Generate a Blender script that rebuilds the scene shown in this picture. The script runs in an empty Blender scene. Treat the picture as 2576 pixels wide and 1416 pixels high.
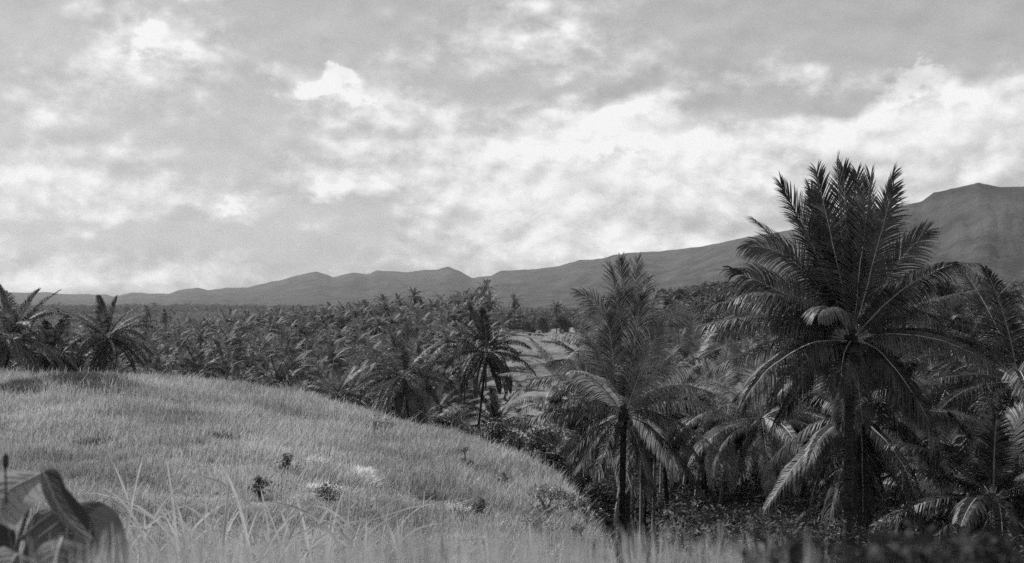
import bpy, math, random
import numpy as np
from mathutils import Vector
rng = np.random.default_rng(11)
random.seed(11)
SC = bpy.context.scene
COL = SC.collection
R = math.radians
PI = math.pi

# ------------------------------------------------------------------ camera
F = 2762.0                       # focal length in photo pixels (2576 wide copy)
HY = 765.0                       # row of the eye-level horizon
cd = bpy.data.cameras.new('camera'); cam = bpy.data.objects.new('camera', cd); COL.objects.link(cam)
cd.sensor_width = 36; cd.lens = 36 * F / 2576
cam.location = (0, 0, 0)
cam.rotation_euler = (R(90) + math.atan((HY - 708) / F), 0, 0)
cd.clip_start = 0.05; cd.clip_end = 40000
cd.dof.use_dof = True; cd.dof.focus_distance = 30; cd.dof.aperture_fstop = 8.5
SC.camera = cam
def at(px, py, d):
    return np.array([(px - 1288) / F * d, d, -(py - HY) / F * d])

# ------------------------------------------------------------------ sun, sky
SUN = Vector((-0.56, 0.42, 0.72)).normalized()
sd = bpy.data.lights.new('sun', 'SUN'); sun = bpy.data.objects.new('sun', sd); COL.objects.link(sun)
sd.energy = 5.0; sd.angle = R(0.5); sd.color = (1, 1, 1)
sun.rotation_euler = (-SUN).to_track_quat('-Z', 'Y').to_euler()
SC.view_settings.view_transform = 'Standard'; SC.view_settings.look = 'None'
SC.view_settings.exposure = 0.5; SC.view_settings.gamma = 1.0
SC.cycles.max_bounces = 5; SC.cycles.diffuse_bounces = 2; SC.cycles.glossy_bounces = 1
SC.cycles.transmission_bounces = 3; SC.cycles.transparent_max_bounces = 4; SC.cycles.volume_bounces = 1
SC.cycles.use_denoising = False; SC.cycles.sample_clamp_indirect = 1.5
SC.cycles.use_adaptive_sampling = True; SC.cycles.adaptive_threshold = .02; SC.cycles.adaptive_min_samples = 24
SC.cycles.caustics_reflective = False; SC.cycles.caustics_refractive = False
SC.render.film_transparent = False

class NT:
    def __init__(s, nt): s.nt = nt; s.n = nt.nodes; s.l = nt.links
    def new(s, t, **k):
        n = s.n.new(t)
        for a, b in k.items(): setattr(n, a, b)
        return n
    def put(s, sock, v):
        if isinstance(v, (int, float)): sock.default_value = v
        elif isinstance(v, (tuple, list)): sock.default_value = v
        else: s.l.new(v, sock)
    def m(s, op, a, b=0.0, c=0.0, clamp=False):
        n = s.new('ShaderNodeMath', operation=op, use_clamp=clamp)
        s.put(n.inputs[0], a); s.put(n.inputs[1], b); s.put(n.inputs[2], c)
        return n.outputs[0]
    def noise(s, vec, scale, detail=4, rough=.55, dist=0.0, w=None):
        n = s.new('ShaderNodeTexNoise')
        s.l.new(vec, n.inputs['Vector']); n.inputs['Scale'].default_value = scale
        n.inputs['Detail'].default_value = detail; n.inputs['Roughness'].default_value = rough
        n.inputs['Distortion'].default_value = dist
        return n.outputs['Fac']
    def ramp(s, f, a, b, lo=0.0, hi=1.0, kind='SMOOTHSTEP'):
        n = s.new('ShaderNodeMapRange', interpolation_type=kind)
        s.put(n.inputs[0], f)
        for i, v in zip((1, 2, 3, 4), (a, b, lo, hi)): n.inputs[i].default_value = v
        return n.outputs[0]
    def grey(s, f):
        n = s.new('ShaderNodeCombineColor'); 
        for i in range(3): s.put(n.inputs[i], f)
        return n.outputs[0]

world = bpy.data.worlds.new('World'); SC.world = world; world.use_nodes = True
w = NT(world.node_tree); w.n.clear()
out = w.new('ShaderNodeOutputWorld'); bg = w.new('ShaderNodeBackground')
w.l.new(bg.outputs[0], out.inputs[0])
sky = w.new('ShaderNodeTexSky', sky_type='NISHITA'); sky.sun_disc = False
sky.sun_elevation = math.asin(SUN.z); sky.sun_rotation = math.atan2(SUN.x, SUN.y)
sky.air_density = 1.0; sky.dust_density = 2.0
bw = w.new('ShaderNodeRGBToBW'); w.l.new(sky.outputs[0], bw.inputs[0])
tc = w.new('ShaderNodeTexCoord'); G = tc.outputs['Generated']
sp = w.new('ShaderNodeSeparateXYZ'); w.l.new(G, sp.inputs[0])
az0 = w.m('ARCTAN2', sp.outputs[0], sp.outputs[1]); el0 = w.m('ARCSINE', sp.outputs[2])
st = w.new('ShaderNodeVectorMath', operation='MULTIPLY'); w.l.new(G, st.inputs[0]); st.inputs[1].default_value = (1, 1, 1.55)
V0 = st.outputs[0]
def vadd(v, o):
    n = w.new('ShaderNodeVectorMath', operation='ADD'); w.l.new(v, n.inputs[0]); n.inputs[1].default_value = o; return n.outputs[0]
def blobs(a, e, lst):
    cb = w.new('ShaderNodeCombineXYZ'); w.l.new(a, cb.inputs[0]); w.l.new(e, cb.inputs[1]); s = 0.0
    for px, py, sx, sy, wt in lst:
        A = math.atan((px - 1288) / F); E = math.atan((HY - py) / F * math.cos(A))
        n = w.new('ShaderNodeVectorMath', operation='MULTIPLY_ADD'); w.l.new(cb.outputs[0], n.inputs[0])
        n.inputs[1].default_value = (F / sx, F / sy, 0); n.inputs[2].default_value = (-A * F / sx, -E * F / sy, 0)
        d = w.new('ShaderNodeVectorMath', operation='DOT_PRODUCT'); w.l.new(n.outputs[0], d.inputs[0]); w.l.new(n.outputs[0], d.inputs[1])
        s = w.m('MULTIPLY_ADD', w.m('POWER', .3679, d.outputs['Value']), wt, s)
    return s
def billow(vec, scale, feat='SMOOTH_F1'):
    n = w.new('ShaderNodeTexVoronoi', feature=feat, voronoi_dimensions='3D'); w.l.new(vec, n.inputs['Vector']); n.inputs['Scale'].default_value = scale
    n.inputs['Smoothness'].default_value = .6
    return w.m('SUBTRACT', .55, n.outputs['Distance'])
SOFT = [(1300,500,420,150,.55),(1650,330,230,60,.55),(1000,340,520,90,.15),(1330,90,210,100,.55),(2300,330,230,110,.5),
        (2530,350,120,110,.5),(600,520,170,50,.5),(850,470,80,50,.5),(1760,450,350,130,.35),(100,240,180,90,.35),(60,400,180,80,.3),
        (1500,600,500,60,.3),(420,110,130,90,.6),(2000,180,260,40,.45),(690,215,90,50,.45),(2150,560,150,90,.2),(1620,280,120,60,.4),(170,500,120,60,.3),(330,680,360,40,.5),
        (2050,60,560,120,-.85),(60,60,230,90,-.45),(900,60,330,70,-.25),(260,600,300,34,-.6),(480,330,260,70,-.45),(1040,545,260,30,-.5),(720,600,220,26,-.35),(1250,420,200,26,-.25),
        (2080,262,260,30,-.6),(1560,215,260,26,-.35),(2450,90,300,120,-.4),(1180,240,280,40,-.35),(80,330,160,26,-.3),(1750,560,260,24,-.25),(2250,480,240,24,-.25)]
CUM = [(835,185,36,36,1.0),(800,225,54,40,.9),(880,212,44,44,.9),(912,250,56,22,.7),(775,240,40,24,.5),(940,262,30,12,.5)]
CUS = [(385,55,32,34,.9),(430,120,90,50,.7),(340,110,60,50,.7),(500,80,60,30,.4),(2330,185,60,40,.9),(2270,240,90,50,.8),(2400,250,80,60,.7),(2180,300,80,40,.5),(1620,255,60,34,.8),(1530,285,60,36,.7),
       (850,470,64,34,.9),(815,510,40,26,.6),(590,510,84,34,.9),(1590,360,110,30,.6),(1750,340,160,26,.6),(1440,385,150,32,.6),(1310,110,120,60,.5),(1410,60,90,40,.5),(130,370,50,24,.6),(200,500,50,24,.6),
       (670,215,60,30,.6),(1080,350,50,20,.5),(1950,200,90,22,.5),(60,190,80,40,.5),(2510,360,60,60,.6),(930,610,60,20,.4),(1130,560,80,20,.4)]
def field(dA, dE, base=None):
    """cloud thickness looking along the direction nudged by dA, dE (radians)"""
    v = vadd(V0, (dA, 0, dE * 1.55)) if (dA or dE) else V0
    a_ = w.m('ADD', az0, dA) if dA else az0; e_ = w.m('ADD', el0, dE) if dE else el0
    n2 = w.noise(v, 24, 4, .6, .3); n3 = w.noise(v, 62, 3, .65)
    if base is None:
        wa = w.noise(v, 9, 3, .6); wb = w.noise(vadd(v, (3.1, 1.7, 5.3)), 11, 3, .6)
        a1 = w.m('ADD', a_, w.m('MULTIPLY', w.m('SUBTRACT', wa, .5), .15)); e1 = w.m('ADD', e_, w.m('MULTIPLY', w.m('SUBTRACT', wb, .5), .07))
        soft = blobs(a1, e1, SOFT)
    else: soft = base
    wv = w.new('ShaderNodeVectorMath', operation='ADD'); w.l.new(v, wv.inputs[0])
    nn = w.new('ShaderNodeTexNoise'); w.l.new(v, nn.inputs['Vector']); nn.inputs['Scale'].default_value = 14; nn.inputs['Detail'].default_value = 2
    sc = w.new('ShaderNodeVectorMath', operation='MULTIPLY_ADD'); w.l.new(nn.outputs['Color'], sc.inputs[0]); sc.inputs[1].default_value = (.10, .10, .10); sc.inputs[2].default_value = (-.05, -.05, -.05)
    w.l.new(sc.outputs[0], wv.inputs[1]); vv = wv.outputs[0]
    bl = w.m('ADD', w.m('MULTIPLY', billow(vv, 7.5), .62), w.m('MULTIPLY', billow(vv, 21), .36))
    d = w.m('ADD', w.m('MULTIPLY', soft, .85), w.m('MULTIPLY', w.m('SUBTRACT', w.noise(v, 4.6, 4, .62, .4), .5), 1.15))
    d = w.m('ADD', d, w.m('MULTIPLY', w.m('SUBTRACT', n2, .5), .55)); d = w.m('ADD', d, w.m('MULTIPLY', w.m('SUBTRACT', n3, .5), .30))
    d = w.m('ADD', d, w.m('SUBTRACT', bl, .22))
    a2 = w.m('ADD', a_, w.m('MULTIPLY', w.m('SUBTRACT', n2, .5), .045)); e2 = w.m('ADD', e_, w.m('MULTIPLY', w.m('SUBTRACT', n3, .5), .038))
    cu = w.m('ADD', blobs(a2, e2, CUM), w.m('MULTIPLY', w.m('SUBTRACT', n3, .5), .6))
    cs = w.m('ADD', blobs(a2, e2, CUS if base is None else CUS[:10]), w.m('ADD', w.m('MULTIPLY', w.m('SUBTRACT', n2, .5), .9), w.m('MULTIPLY', billow(vv, 40), .4)))
    return d, cs, cu, soft
d0_, cs0, cu0, soft0 = field(0, 0)
d1_, cs1, cu1, _ = field(-.006, .011, soft0)
cl = w.ramp(d0_, -.36, .54)
rel = w.m('MULTIPLY', w.m('SUBTRACT', d0_, d1_), .55)
rel = w.m('MINIMUM', w.m('MAXIMUM', rel, -.13), .20)
rel = w.m('MULTIPLY', rel, w.ramp(d0_, -.5, .2, .25, 1))
fade = w.ramp(el0, math.atan((HY - 290) / F), math.atan((HY - 215) / F))
cuf = w.m('MULTIPLY', w.ramp(cu0, .42, .95), fade)
csf = w.ramp(cs0, .45, 1.05)
skyv = w.m('MULTIPLY_ADD', bw.outputs[0], .025, .215)
val = w.m('ADD', w.m('MULTIPLY', skyv, w.m('SUBTRACT', 1.0, cl)), w.m('MULTIPLY', cl, .62))
val = w.m('ADD', val, w.m('MULTIPLY', csf, w.m('ADD', .10, w.m('MULTIPLY', w.m('MAXIMUM', w.m('MINIMUM', w.m('SUBTRACT', cs0, cs1), .2), -.2), .45))))
val = w.m('ADD', val, w.m('MULTIPLY', cuf, w.m('ADD', .15, w.m('MULTIPLY', w.m('MAXIMUM', w.m('MINIMUM', w.m('SUBTRACT', cu0, cu1), .2), -.1), .5))))
val = w.m('MAXIMUM', w.m('ADD', val, w.m('MULTIPLY', rel, 1.0)), .12)
val = w.m('MINIMUM', val, .66)
w.l.new(w.grey(val), bg.inputs[0]); bg.inputs[1].default_value = 1.0
world.cycles.sampling_method = 'NONE'; world.cycles.sample_map_resolution = 512

# ------------------------------------------------------------------ helpers
def tag(o, label=None, cat=None, group=None, kind=None):
    if label: o['label'] = label
    if cat: o['category'] = cat
    if group: o['group'] = group
    if kind: o['kind'] = kind
    return o
def mesh(name, Vs, Fs, mats, mi=None, smooth=False):
    me = bpy.data.meshes.new(name)
    Vs = np.ascontiguousarray(Vs, dtype=np.float32); Fs = np.ascontiguousarray(Fs, dtype=np.int32)
    k = Fs.shape[1]
    me.vertices.add(len(Vs)); me.vertices.foreach_set('co', Vs.ravel())
    me.loops.add(Fs.size); me.loops.foreach_set('vertex_index', Fs.ravel())
    me.polygons.add(len(Fs)); me.polygons.foreach_set('loop_start', np.arange(0, Fs.size, k, dtype=np.int32))
    for m_ in (mats if isinstance(mats, (list, tuple)) else [mats]): me.materials.append(m_)
    if mi is not None: me.polygons.foreach_set('material_index', np.ascontiguousarray(mi, dtype=np.int32))
    me.polygons.foreach_set('use_smooth', np.full(len(Fs), smooth, dtype=bool))
    me.update(calc_edges=True)
    return me
def obj(name, me, parent=None, loc=None):
    o = bpy.data.objects.new(name, me); COL.objects.link(o)
    if parent is not None: o.parent = parent
    if loc is not None: o.location = loc
    return o
def empty(name, loc): 
    o = bpy.data.objects.new(name, None); COL.objects.link(o); o.location = loc; o.empty_display_size = .3
    return o
class Acc:
    """Collects vertex/quad arrays."""
    def __init__(s): s.v = []; s.f = []; s.m = []; s.n = 0
    def add(s, v, f, m=0):
        s.v.append(v); s.f.append(f + s.n); s.m.append(np.full(len(f), m) if np.isscalar(m) else m); s.n += len(v)
    def mesh(s, name, mats, smooth=False):
        return mesh(name, np.concatenate(s.v), np.concatenate(s.f), mats, np.concatenate(s.m), smooth)
def norm(a): return a / np.maximum(np.linalg.norm(a, axis=-1, keepdims=True), 1e-9)
def tube(P, rad, k=6):
    """Quads of a tube along points P with radii rad, its end closed to a point ring."""
    P = np.asarray(P, float); rad = np.asarray(rad, float)
    T = norm(np.gradient(P, axis=0)); ref = np.where(np.abs(T[:, 2:3]) > .9, np.array([[1., 0, 0]]), np.array([[0, 0, 1.]]))
    ref = np.where(np.abs(T[:, 2:3]).mean() > .7, np.array([[1., 0, 0]]), ref)
    S = norm(np.cross(T, ref)); N = np.cross(S, T)
    a = np.arange(k) * 2 * PI / k
    Vv = P[:, None] + rad[:, None, None] * (np.cos(a)[None, :, None] * S[:, None] + np.sin(a)[None, :, None] * N[:, None])
    n = len(P); i = np.arange(n - 1)[:, None] * k; j = np.arange(k)[None]
    Fq = np.stack([i + j, i + (j + 1) % k, i + k + (j + 1) % k, i + k + j], -1).reshape(-1, 4)
    return Vv.reshape(-1, 3), Fq

# ------------------------------------------------------------------ materials (a black and white world: all greys)
def mat(name): 
    m = bpy.data.materials.new(name); m.use_nodes = True; m.node_tree.nodes.clear(); return m, NT(m.node_tree)
def leafmat(name, lo, hi, scale, trans=.3, gloss=.1, rough=.35, obj_var=True, big=None, isl=.5):
    m, t = mat(name)
    o = t.new('ShaderNodeOutputMaterial')
    geo = t.new('ShaderNodeNewGeometry')
    f = t.noise(geo.outputs['Position'], scale, 3, .6)
    if big: 
        f2 = t.noise(geo.outputs['Position'], big, 3, .6)
        f = t.m('MULTIPLY_ADD', f2, .6, t.m('MULTIPLY', f, .4))
    r = t.m('MULTIPLY_ADD', geo.outputs['Random Per Island'], isl, (.5 - isl) / 2)
    f = t.m('ADD', t.ramp(f, .35, .65, 0, .6), r)
    if obj_var == 2:
        oi = t.new('ShaderNodeObjectInfo'); f = t.m('ADD', f, t.m('MULTIPLY_ADD', oi.outputs['Random'], .9, -.5))
    elif obj_var:
        oi = t.new('ShaderNodeObjectInfo'); f = t.m('ADD', f, t.m('MULTIPLY_ADD', oi.outputs['Random'], .5, -.25))
    c = t.grey(t.ramp(f, 0, 1, lo, hi, 'LINEAR'))
    d = t.new('ShaderNodeBsdfDiffuse'); t.l.new(c, d.inputs[0])
    tr = t.new('ShaderNodeBsdfTranslucent'); t.l.new(c, tr.inputs[0])
    mx = t.new('ShaderNodeMixShader'); mx.inputs[0].default_value = trans; t.l.new(d.outputs[0], mx.inputs[1]); t.l.new(tr.outputs[0], mx.inputs[2])
    g = t.new('ShaderNodeBsdfAnisotropic') if False else t.new('ShaderNodeBsdfGlossy')
    g.inputs['Roughness'].default_value = rough; g.inputs['Color'].default_value = (.8, .8, .8, 1)
    m2 = t.new('ShaderNodeMixShader'); m2.inputs[0].default_value = gloss; t.l.new(mx.outputs[0], m2.inputs[1]); t.l.new(g.outputs[0], m2.inputs[2])
    t.l.new(m2.outputs[0], o.inputs[0])
    return m
def plain(name, lo, hi, scale, rough=.9, bump=0., bscale=None, stretch=None, det=6, bdist=.3):
    m, t = mat(name)
    o = t.new('ShaderNodeOutputMaterial'); p = t.new('ShaderNodeBsdfPrincipled'); p.inputs['Roughness'].default_value = rough
    p.inputs['Specular IOR Level'].default_value = .2
    tcn = t.new('ShaderNodeTexCoord'); v = tcn.outputs['Object']
    if stretch:
        s = t.new('ShaderNodeVectorMath', operation='MULTIPLY'); t.l.new(v, s.inputs[0]); s.inputs[1].default_value = stretch; v = s.outputs[0]
    f = t.noise(v, scale, det, .65)
    t.l.new(t.grey(t.ramp(f, .3, .7, lo, hi)), p.inputs['Base Color'])
    if bump:
        b = t.new('ShaderNodeBump'); b.inputs['Strength'].default_value = bump; b.inputs['Distance'].default_value = bdist
        t.l.new(t.noise(v, bscale or scale * 4, 6, .7), b.inputs['Height']); t.l.new(b.outputs[0], p.inputs['Normal'])
    t.l.new(p.outputs[0], o.inputs[0])
    return m
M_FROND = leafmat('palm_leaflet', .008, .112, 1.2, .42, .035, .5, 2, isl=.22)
M_FRONDL = leafmat('palm_leaflet_painted_sunlit', .05, .29, 1.2, .46, .035, .5, 2, isl=.22)  # paler copy of the leaflet grey; sunlit brightness is put into the colour
M_FIELD = leafmat('palm_leaflet_far', .010, .165, .35, .30, .03, .6, isl=.25)
M_RACHIS = plain('palm_midrib', .20, .36, 3, .5)
M_TRUNK = plain('palm_bark', .010, .05, 2.5, .9, .5, 9, (1, 1, 5))
M_TRUNKP = plain('palm_bark_pale', .16, .36, 2.5, .9, .5, 9, (1, 1, 5))
M_NUT = plain('coconut_husk', .05, .12, 4, .5)
M_GRASS = leafmat('knoll_grass', .11, .48, 2.6, .38, .03, .5, False, .22)
M_RANK = leafmat('rank_weed_blade', .04, .12, 2.6, .25, .03, .5, False)
M_DRY = leafmat('dry_grass_blade', .5, .72, 2.6, .3, .03, .5, False)
M_TALL = leafmat('tall_grass_blade', .18, .50, 6, .42, .06, .4, False)
M_BUSH = leafmat('bush_leaf', .030, .11, 2, .25, .03, .5)
M_SHRUB = leafmat('shrub_leaf', .04, .17, 3, .3, .03, .5)
M_SCRUB = leafmat('slope_scrub_leaf', .05, .20, .7, .3, .02, .6, False, .12)
M_PALE = leafmat('pale_weed_leaf', .12, .26, 2, .35, .06, .45)
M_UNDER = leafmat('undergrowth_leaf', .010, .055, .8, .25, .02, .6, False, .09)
M_TREE = leafmat('tree_leaf', .03, .11, .3, .3, .05, .6)
M_STEM = plain('stem_bark', .05, .11, 5)

# ------------------------------------------------------------------ terrain
TU = [-.60, -.466, -.344, -.283, -.19, -.127, -.054, .004, .04, .08, .12, .20, .35, .60]
TT = [.067, .0688, .0688, .076, .0887, .105, .121, .139, .163, .206, .236, .26, .27, .27]
TD = [64, 63, 62, 60, 56, 52, 47, 42, 36, 28, 23, 18, 15, 13]
TK = [.0012, .0012, .0014, .003, .006, .009, .014, .020, .016, .010, .010, .02, .02, .02]
def smax(a, b, k=3.0): 
    h = np.clip(.5 + .5 * (a - b) / k, 0, 1); return b * (1 - h) + a * h + k * h * (1 - h)
def ss(x, a, b): 
    t = np.clip((x - a) / (b - a), 0, 1); return t * t * (3 - 2 * t)
def ground(x, y):
    x = np.asarray(x, float); y = np.asarray(y, float)
    yy = np.maximum(y, 2.0); u = np.clip(x / yy, -.6, .6)
    T = np.interp(u, TU, TT); D = np.interp(u, TU, TD); K = np.interp(u, TU, TK)
    t = np.clip(y / D, 0, 1)
    w_ = 1.6 * (1 - t) ** 2 + 11 * t * (1 - t) ** 2
    z1 = -T * np.clip(y, 0, None) - w_ - K * np.clip(y - D, 0, None) ** 2
    zm = np.interp(y, [0, 4, 15, 30, 50, 70, 90, 112, 200], [-1.6, -2.3, -5.0, -8.6, -11.8, -13.7, -16.8, -20.3, -23])
    mx = ss(u, .055, .15); z1 = z1 * (1 - mx) + zm * mx
    # the plain
    ctr = ss(u, -.10, .0)
    z2 = -26 + ctr * (5 + 8 * ss(y, 230, 560))
    z2 = z2 + 10 * np.exp(-((x + 36) ** 2 + (y - 375) ** 2) / 75 ** 2)
    right = ss(u, .03, .20)
    z2 = z2 + right * (0.072 * np.clip(y - 140, 0, 260) + .0 * ss(u, .28, .42) * np.clip(y - 110, 0, 420))
    z = smax(np.maximum(z1, -60), z2, 4.0)
    z = z + .35 * np.sin(x * .13 + 1) * np.sin(y * .11) * ss(y, 8, 30) * .6 + 0.12 * np.sin(x * .5 + y * .37) * ss(y, 10, 25)
    return z
def gz(x, y): return float(ground(np.array([x]), np.array([y]))[0])

def polar(us, ys, zf):
    U, Y = np.meshgrid(us, ys); X = U * Y
    return X, Y, zf(X, Y)
def gridmesh(name, X, Y, Z, m, smooth=True):
    a, b = X.shape
    Vv = np.stack([X, Y, Z], -1).reshape(-1, 3)
    i = np.arange(a - 1)[:, None] * b; j = np.arange(b - 1)[None]
    Fq = np.stack([i + j, i + j + 1, i + b + j + 1, i + b + j], -1).reshape(-1, 4)
    return mesh(name, Vv, Fq, m, None, smooth)
mg, t = mat('knoll_ground')
o = t.new('ShaderNodeOutputMaterial'); p = t.new('ShaderNodeBsdfPrincipled'); p.inputs['Roughness'].default_value = .95; p.inputs['Specular IOR Level'].default_value = .1
geo = t.new('ShaderNodeNewGeometry'); P = geo.outputs['Position']
sx = t.new('ShaderNodeSeparateXYZ'); t.l.new(P, sx.inputs[0])
fa = t.noise(P, .9, 8, .7); fb = t.noise(P, .06, 5, .6)
gr = t.m('ADD', t.ramp(fa, .3, .7, .18, .34), t.ramp(fb, .35, .65, -.03, .05))
sc_ = t.new('ShaderNodeVectorMath', operation='MULTIPLY'); t.l.new(P, sc_.inputs[0]); sc_.inputs[1].default_value = (1, .8, 1)
fc = t.noise(sc_.outputs[0], .25, 8, .75); 
clr = t.m('ADD', t.ramp(fc, .3, .7, .08, .17), t.ramp(fb, .4, .6, -.02, .03))
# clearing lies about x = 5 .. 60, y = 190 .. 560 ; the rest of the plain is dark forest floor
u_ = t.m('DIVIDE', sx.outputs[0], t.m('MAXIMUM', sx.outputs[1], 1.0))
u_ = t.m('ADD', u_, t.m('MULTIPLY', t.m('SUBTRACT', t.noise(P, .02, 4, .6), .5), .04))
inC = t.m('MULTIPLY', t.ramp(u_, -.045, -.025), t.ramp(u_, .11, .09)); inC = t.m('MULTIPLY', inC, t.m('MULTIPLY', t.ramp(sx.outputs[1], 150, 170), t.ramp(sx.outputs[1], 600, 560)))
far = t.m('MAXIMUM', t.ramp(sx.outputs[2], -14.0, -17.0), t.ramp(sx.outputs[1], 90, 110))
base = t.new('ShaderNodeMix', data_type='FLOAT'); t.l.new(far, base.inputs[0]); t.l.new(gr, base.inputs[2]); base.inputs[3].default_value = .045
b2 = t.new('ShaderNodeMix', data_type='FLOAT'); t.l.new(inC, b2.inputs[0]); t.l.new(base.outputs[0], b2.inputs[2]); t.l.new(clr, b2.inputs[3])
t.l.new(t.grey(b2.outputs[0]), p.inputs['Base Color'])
bm_ = t.new('ShaderNodeBump'); bm_.inputs['Strength'].default_value = .9; bm_.inputs['Distance'].default_value = .5
t.l.new(fa, bm_.inputs['Height']); t.l.new(bm_.outputs[0], p.inputs['Normal']); t.l.new(p.outputs[0], o.inputs[0])
us = np.linspace(-1.1, 1.1, 320)
ys = np.concatenate([np.linspace(-6, 2, 6)[:-1] * 1.0, np.linspace(2, 70, 110), np.geomspace(71.5, 2400, 130)])
def polar2(us, ys, zf):
    U, Y = np.meshgrid(us, ys); X = U * np.maximum(Y, 0) + np.sign(U) * np.abs(U) * 14
    return X, Y, zf(X, Y)
X, Y, Z = polar2(us, ys, ground)
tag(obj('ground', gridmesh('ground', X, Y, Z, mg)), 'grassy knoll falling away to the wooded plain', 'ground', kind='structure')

# mountains -------------------------------------------------------------------
RIDGE = [(-900,742),(-500,730),(-200,741),(0,736),(56,736),(115,734),(174,740),(218,739),(267,742),(286,747),(333,735),(373,739),(429,739),(448,730),(494,723),(525,730),(569,723),(622,722),
 (684,708),(707,704),(760,690),(797,684),(820,691),(837,699),(860,692),(887,686),(927,689),(949,679),(987,681),(1018,684),(1065,679),(1102,678),(1127,670),(1152,680),(1189,700),(1235,694),(1260,682),
 (1322,678),(1351,676),(1407,668),(1457,654),(1488,654),(1525,649),(1544,641),(1578,637),(1662,630),(1761,621),(1853,601),(1950,585),(2080,560),(2200,530),(2272,515),(2320,505),(2352,483),(2401,473),
 (2440,466),(2465,460),(2490,465),(2512,471),(2576,471),(2700,480),(2900,430),(3200,470),(3600,500)]
def fbm(x, y, seed=0, oct=5):
    r = np.random.default_rng(seed); v = np.zeros_like(x, dtype=float); a = 1.0; f = 1.0
    for _ in range(oct):
        for _k in range(3):
            th = r.uniform(0, 2 * PI); ph = r.uniform(0, 2 * PI)
            v += a / 3 * np.sin(f * (x * math.cos(th) + y * math.sin(th)) + ph + 1.3 * np.sin(f * .7 * (y * math.cos(th) - x * math.sin(th)) + ph * 2))
        a *= .52; f *= 2.03
    return v
def mountain(name, dist, ridge, u0, u1, d0, z0, seed, m, nu=700, pw=1.5, rough=1.0):
    us = np.linspace(u0, u1, nu); px = 1288 + us * F
    py = np.interp(px, [r[0] for r in ridge], [r[1] for r in ridge])
    py = py + fbm(px / 9.0, px * 0, seed + 5, 3) * 1.1
    D = dist(us); H = (HY - py) / F * D
    ts = np.concatenate([np.linspace(0, 1, 90), np.linspace(1, 1.15, 8)[1:]])
    Tg, U = np.meshgrid(ts, us, indexing='ij')
    Y = d0 + (D[None] - d0) * Tg; X = U * Y
    # spurs run from the ridge down toward the plain
    s1 = fbm(U * 60 + .9 * fbm(X / 900, Y / 600, seed + 3, 3), Tg * 4.5, seed, 5)
    s2 = fbm(X / 160, Y / 160, seed + 1, 4)
    front = np.clip(Tg, 0, 1)
    prof = front ** pw
    Zf = z0 + (H[None] - z0) * prof * (1 + rough * (.16 * s1 + .10 * s2) * (4 * front * (1 - front)))
    Zb = H[None] - (Tg - 1) * 6 * (H[None] + 40) * (1 + .2 * s1)
    Z = np.where(Tg <= 1, Zf, Zb)
    lim = (HY - (py[None] + 2)) / F * Y
    Z = np.where(Tg < .985, np.minimum(Z, lim * .97 - 2), Z)
    Z = Z + rough * s2 * 2.5
    return gridmesh(name, X, Y, Z, m)
mm = plain('mountain_forest', .008, .046, .009, .95, 1.0, .035, None, 10, 16)
mm2 = plain('mountain_forest_near', .015, .05, .03, .95, 1.0, .09, None, 10, 6)
tag(obj('mountain', mountain('mountain', lambda u: np.interp(u, [-.9, -.3, 0, .2, .35, .9], [6800, 6400, 5600, 4300, 3000, 2700]), RIDGE, -.9, .9, 1700, -30, 3, mm)),
    'hazy forested mountain range along the horizon rising to the right', 'mountain', kind='structure')
FOOT = [(1200,800),(1450,780),(1600,762),(1800,752),(2000,745),(2200,738),(2400,722),(2576,705),(2900,680),(3600,640)]
tag(obj('hill', mountain('hill', lambda u: np.interp(u, [0, .1, .5, .9], [1500, 1300, 1000, 900]), FOOT, -.03, .9, 430, -18, 9, mm2, 400, 1.1, .7)),
    'nearer wooded hillside at the foot of the right mountain', 'hill', kind='structure')

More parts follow.
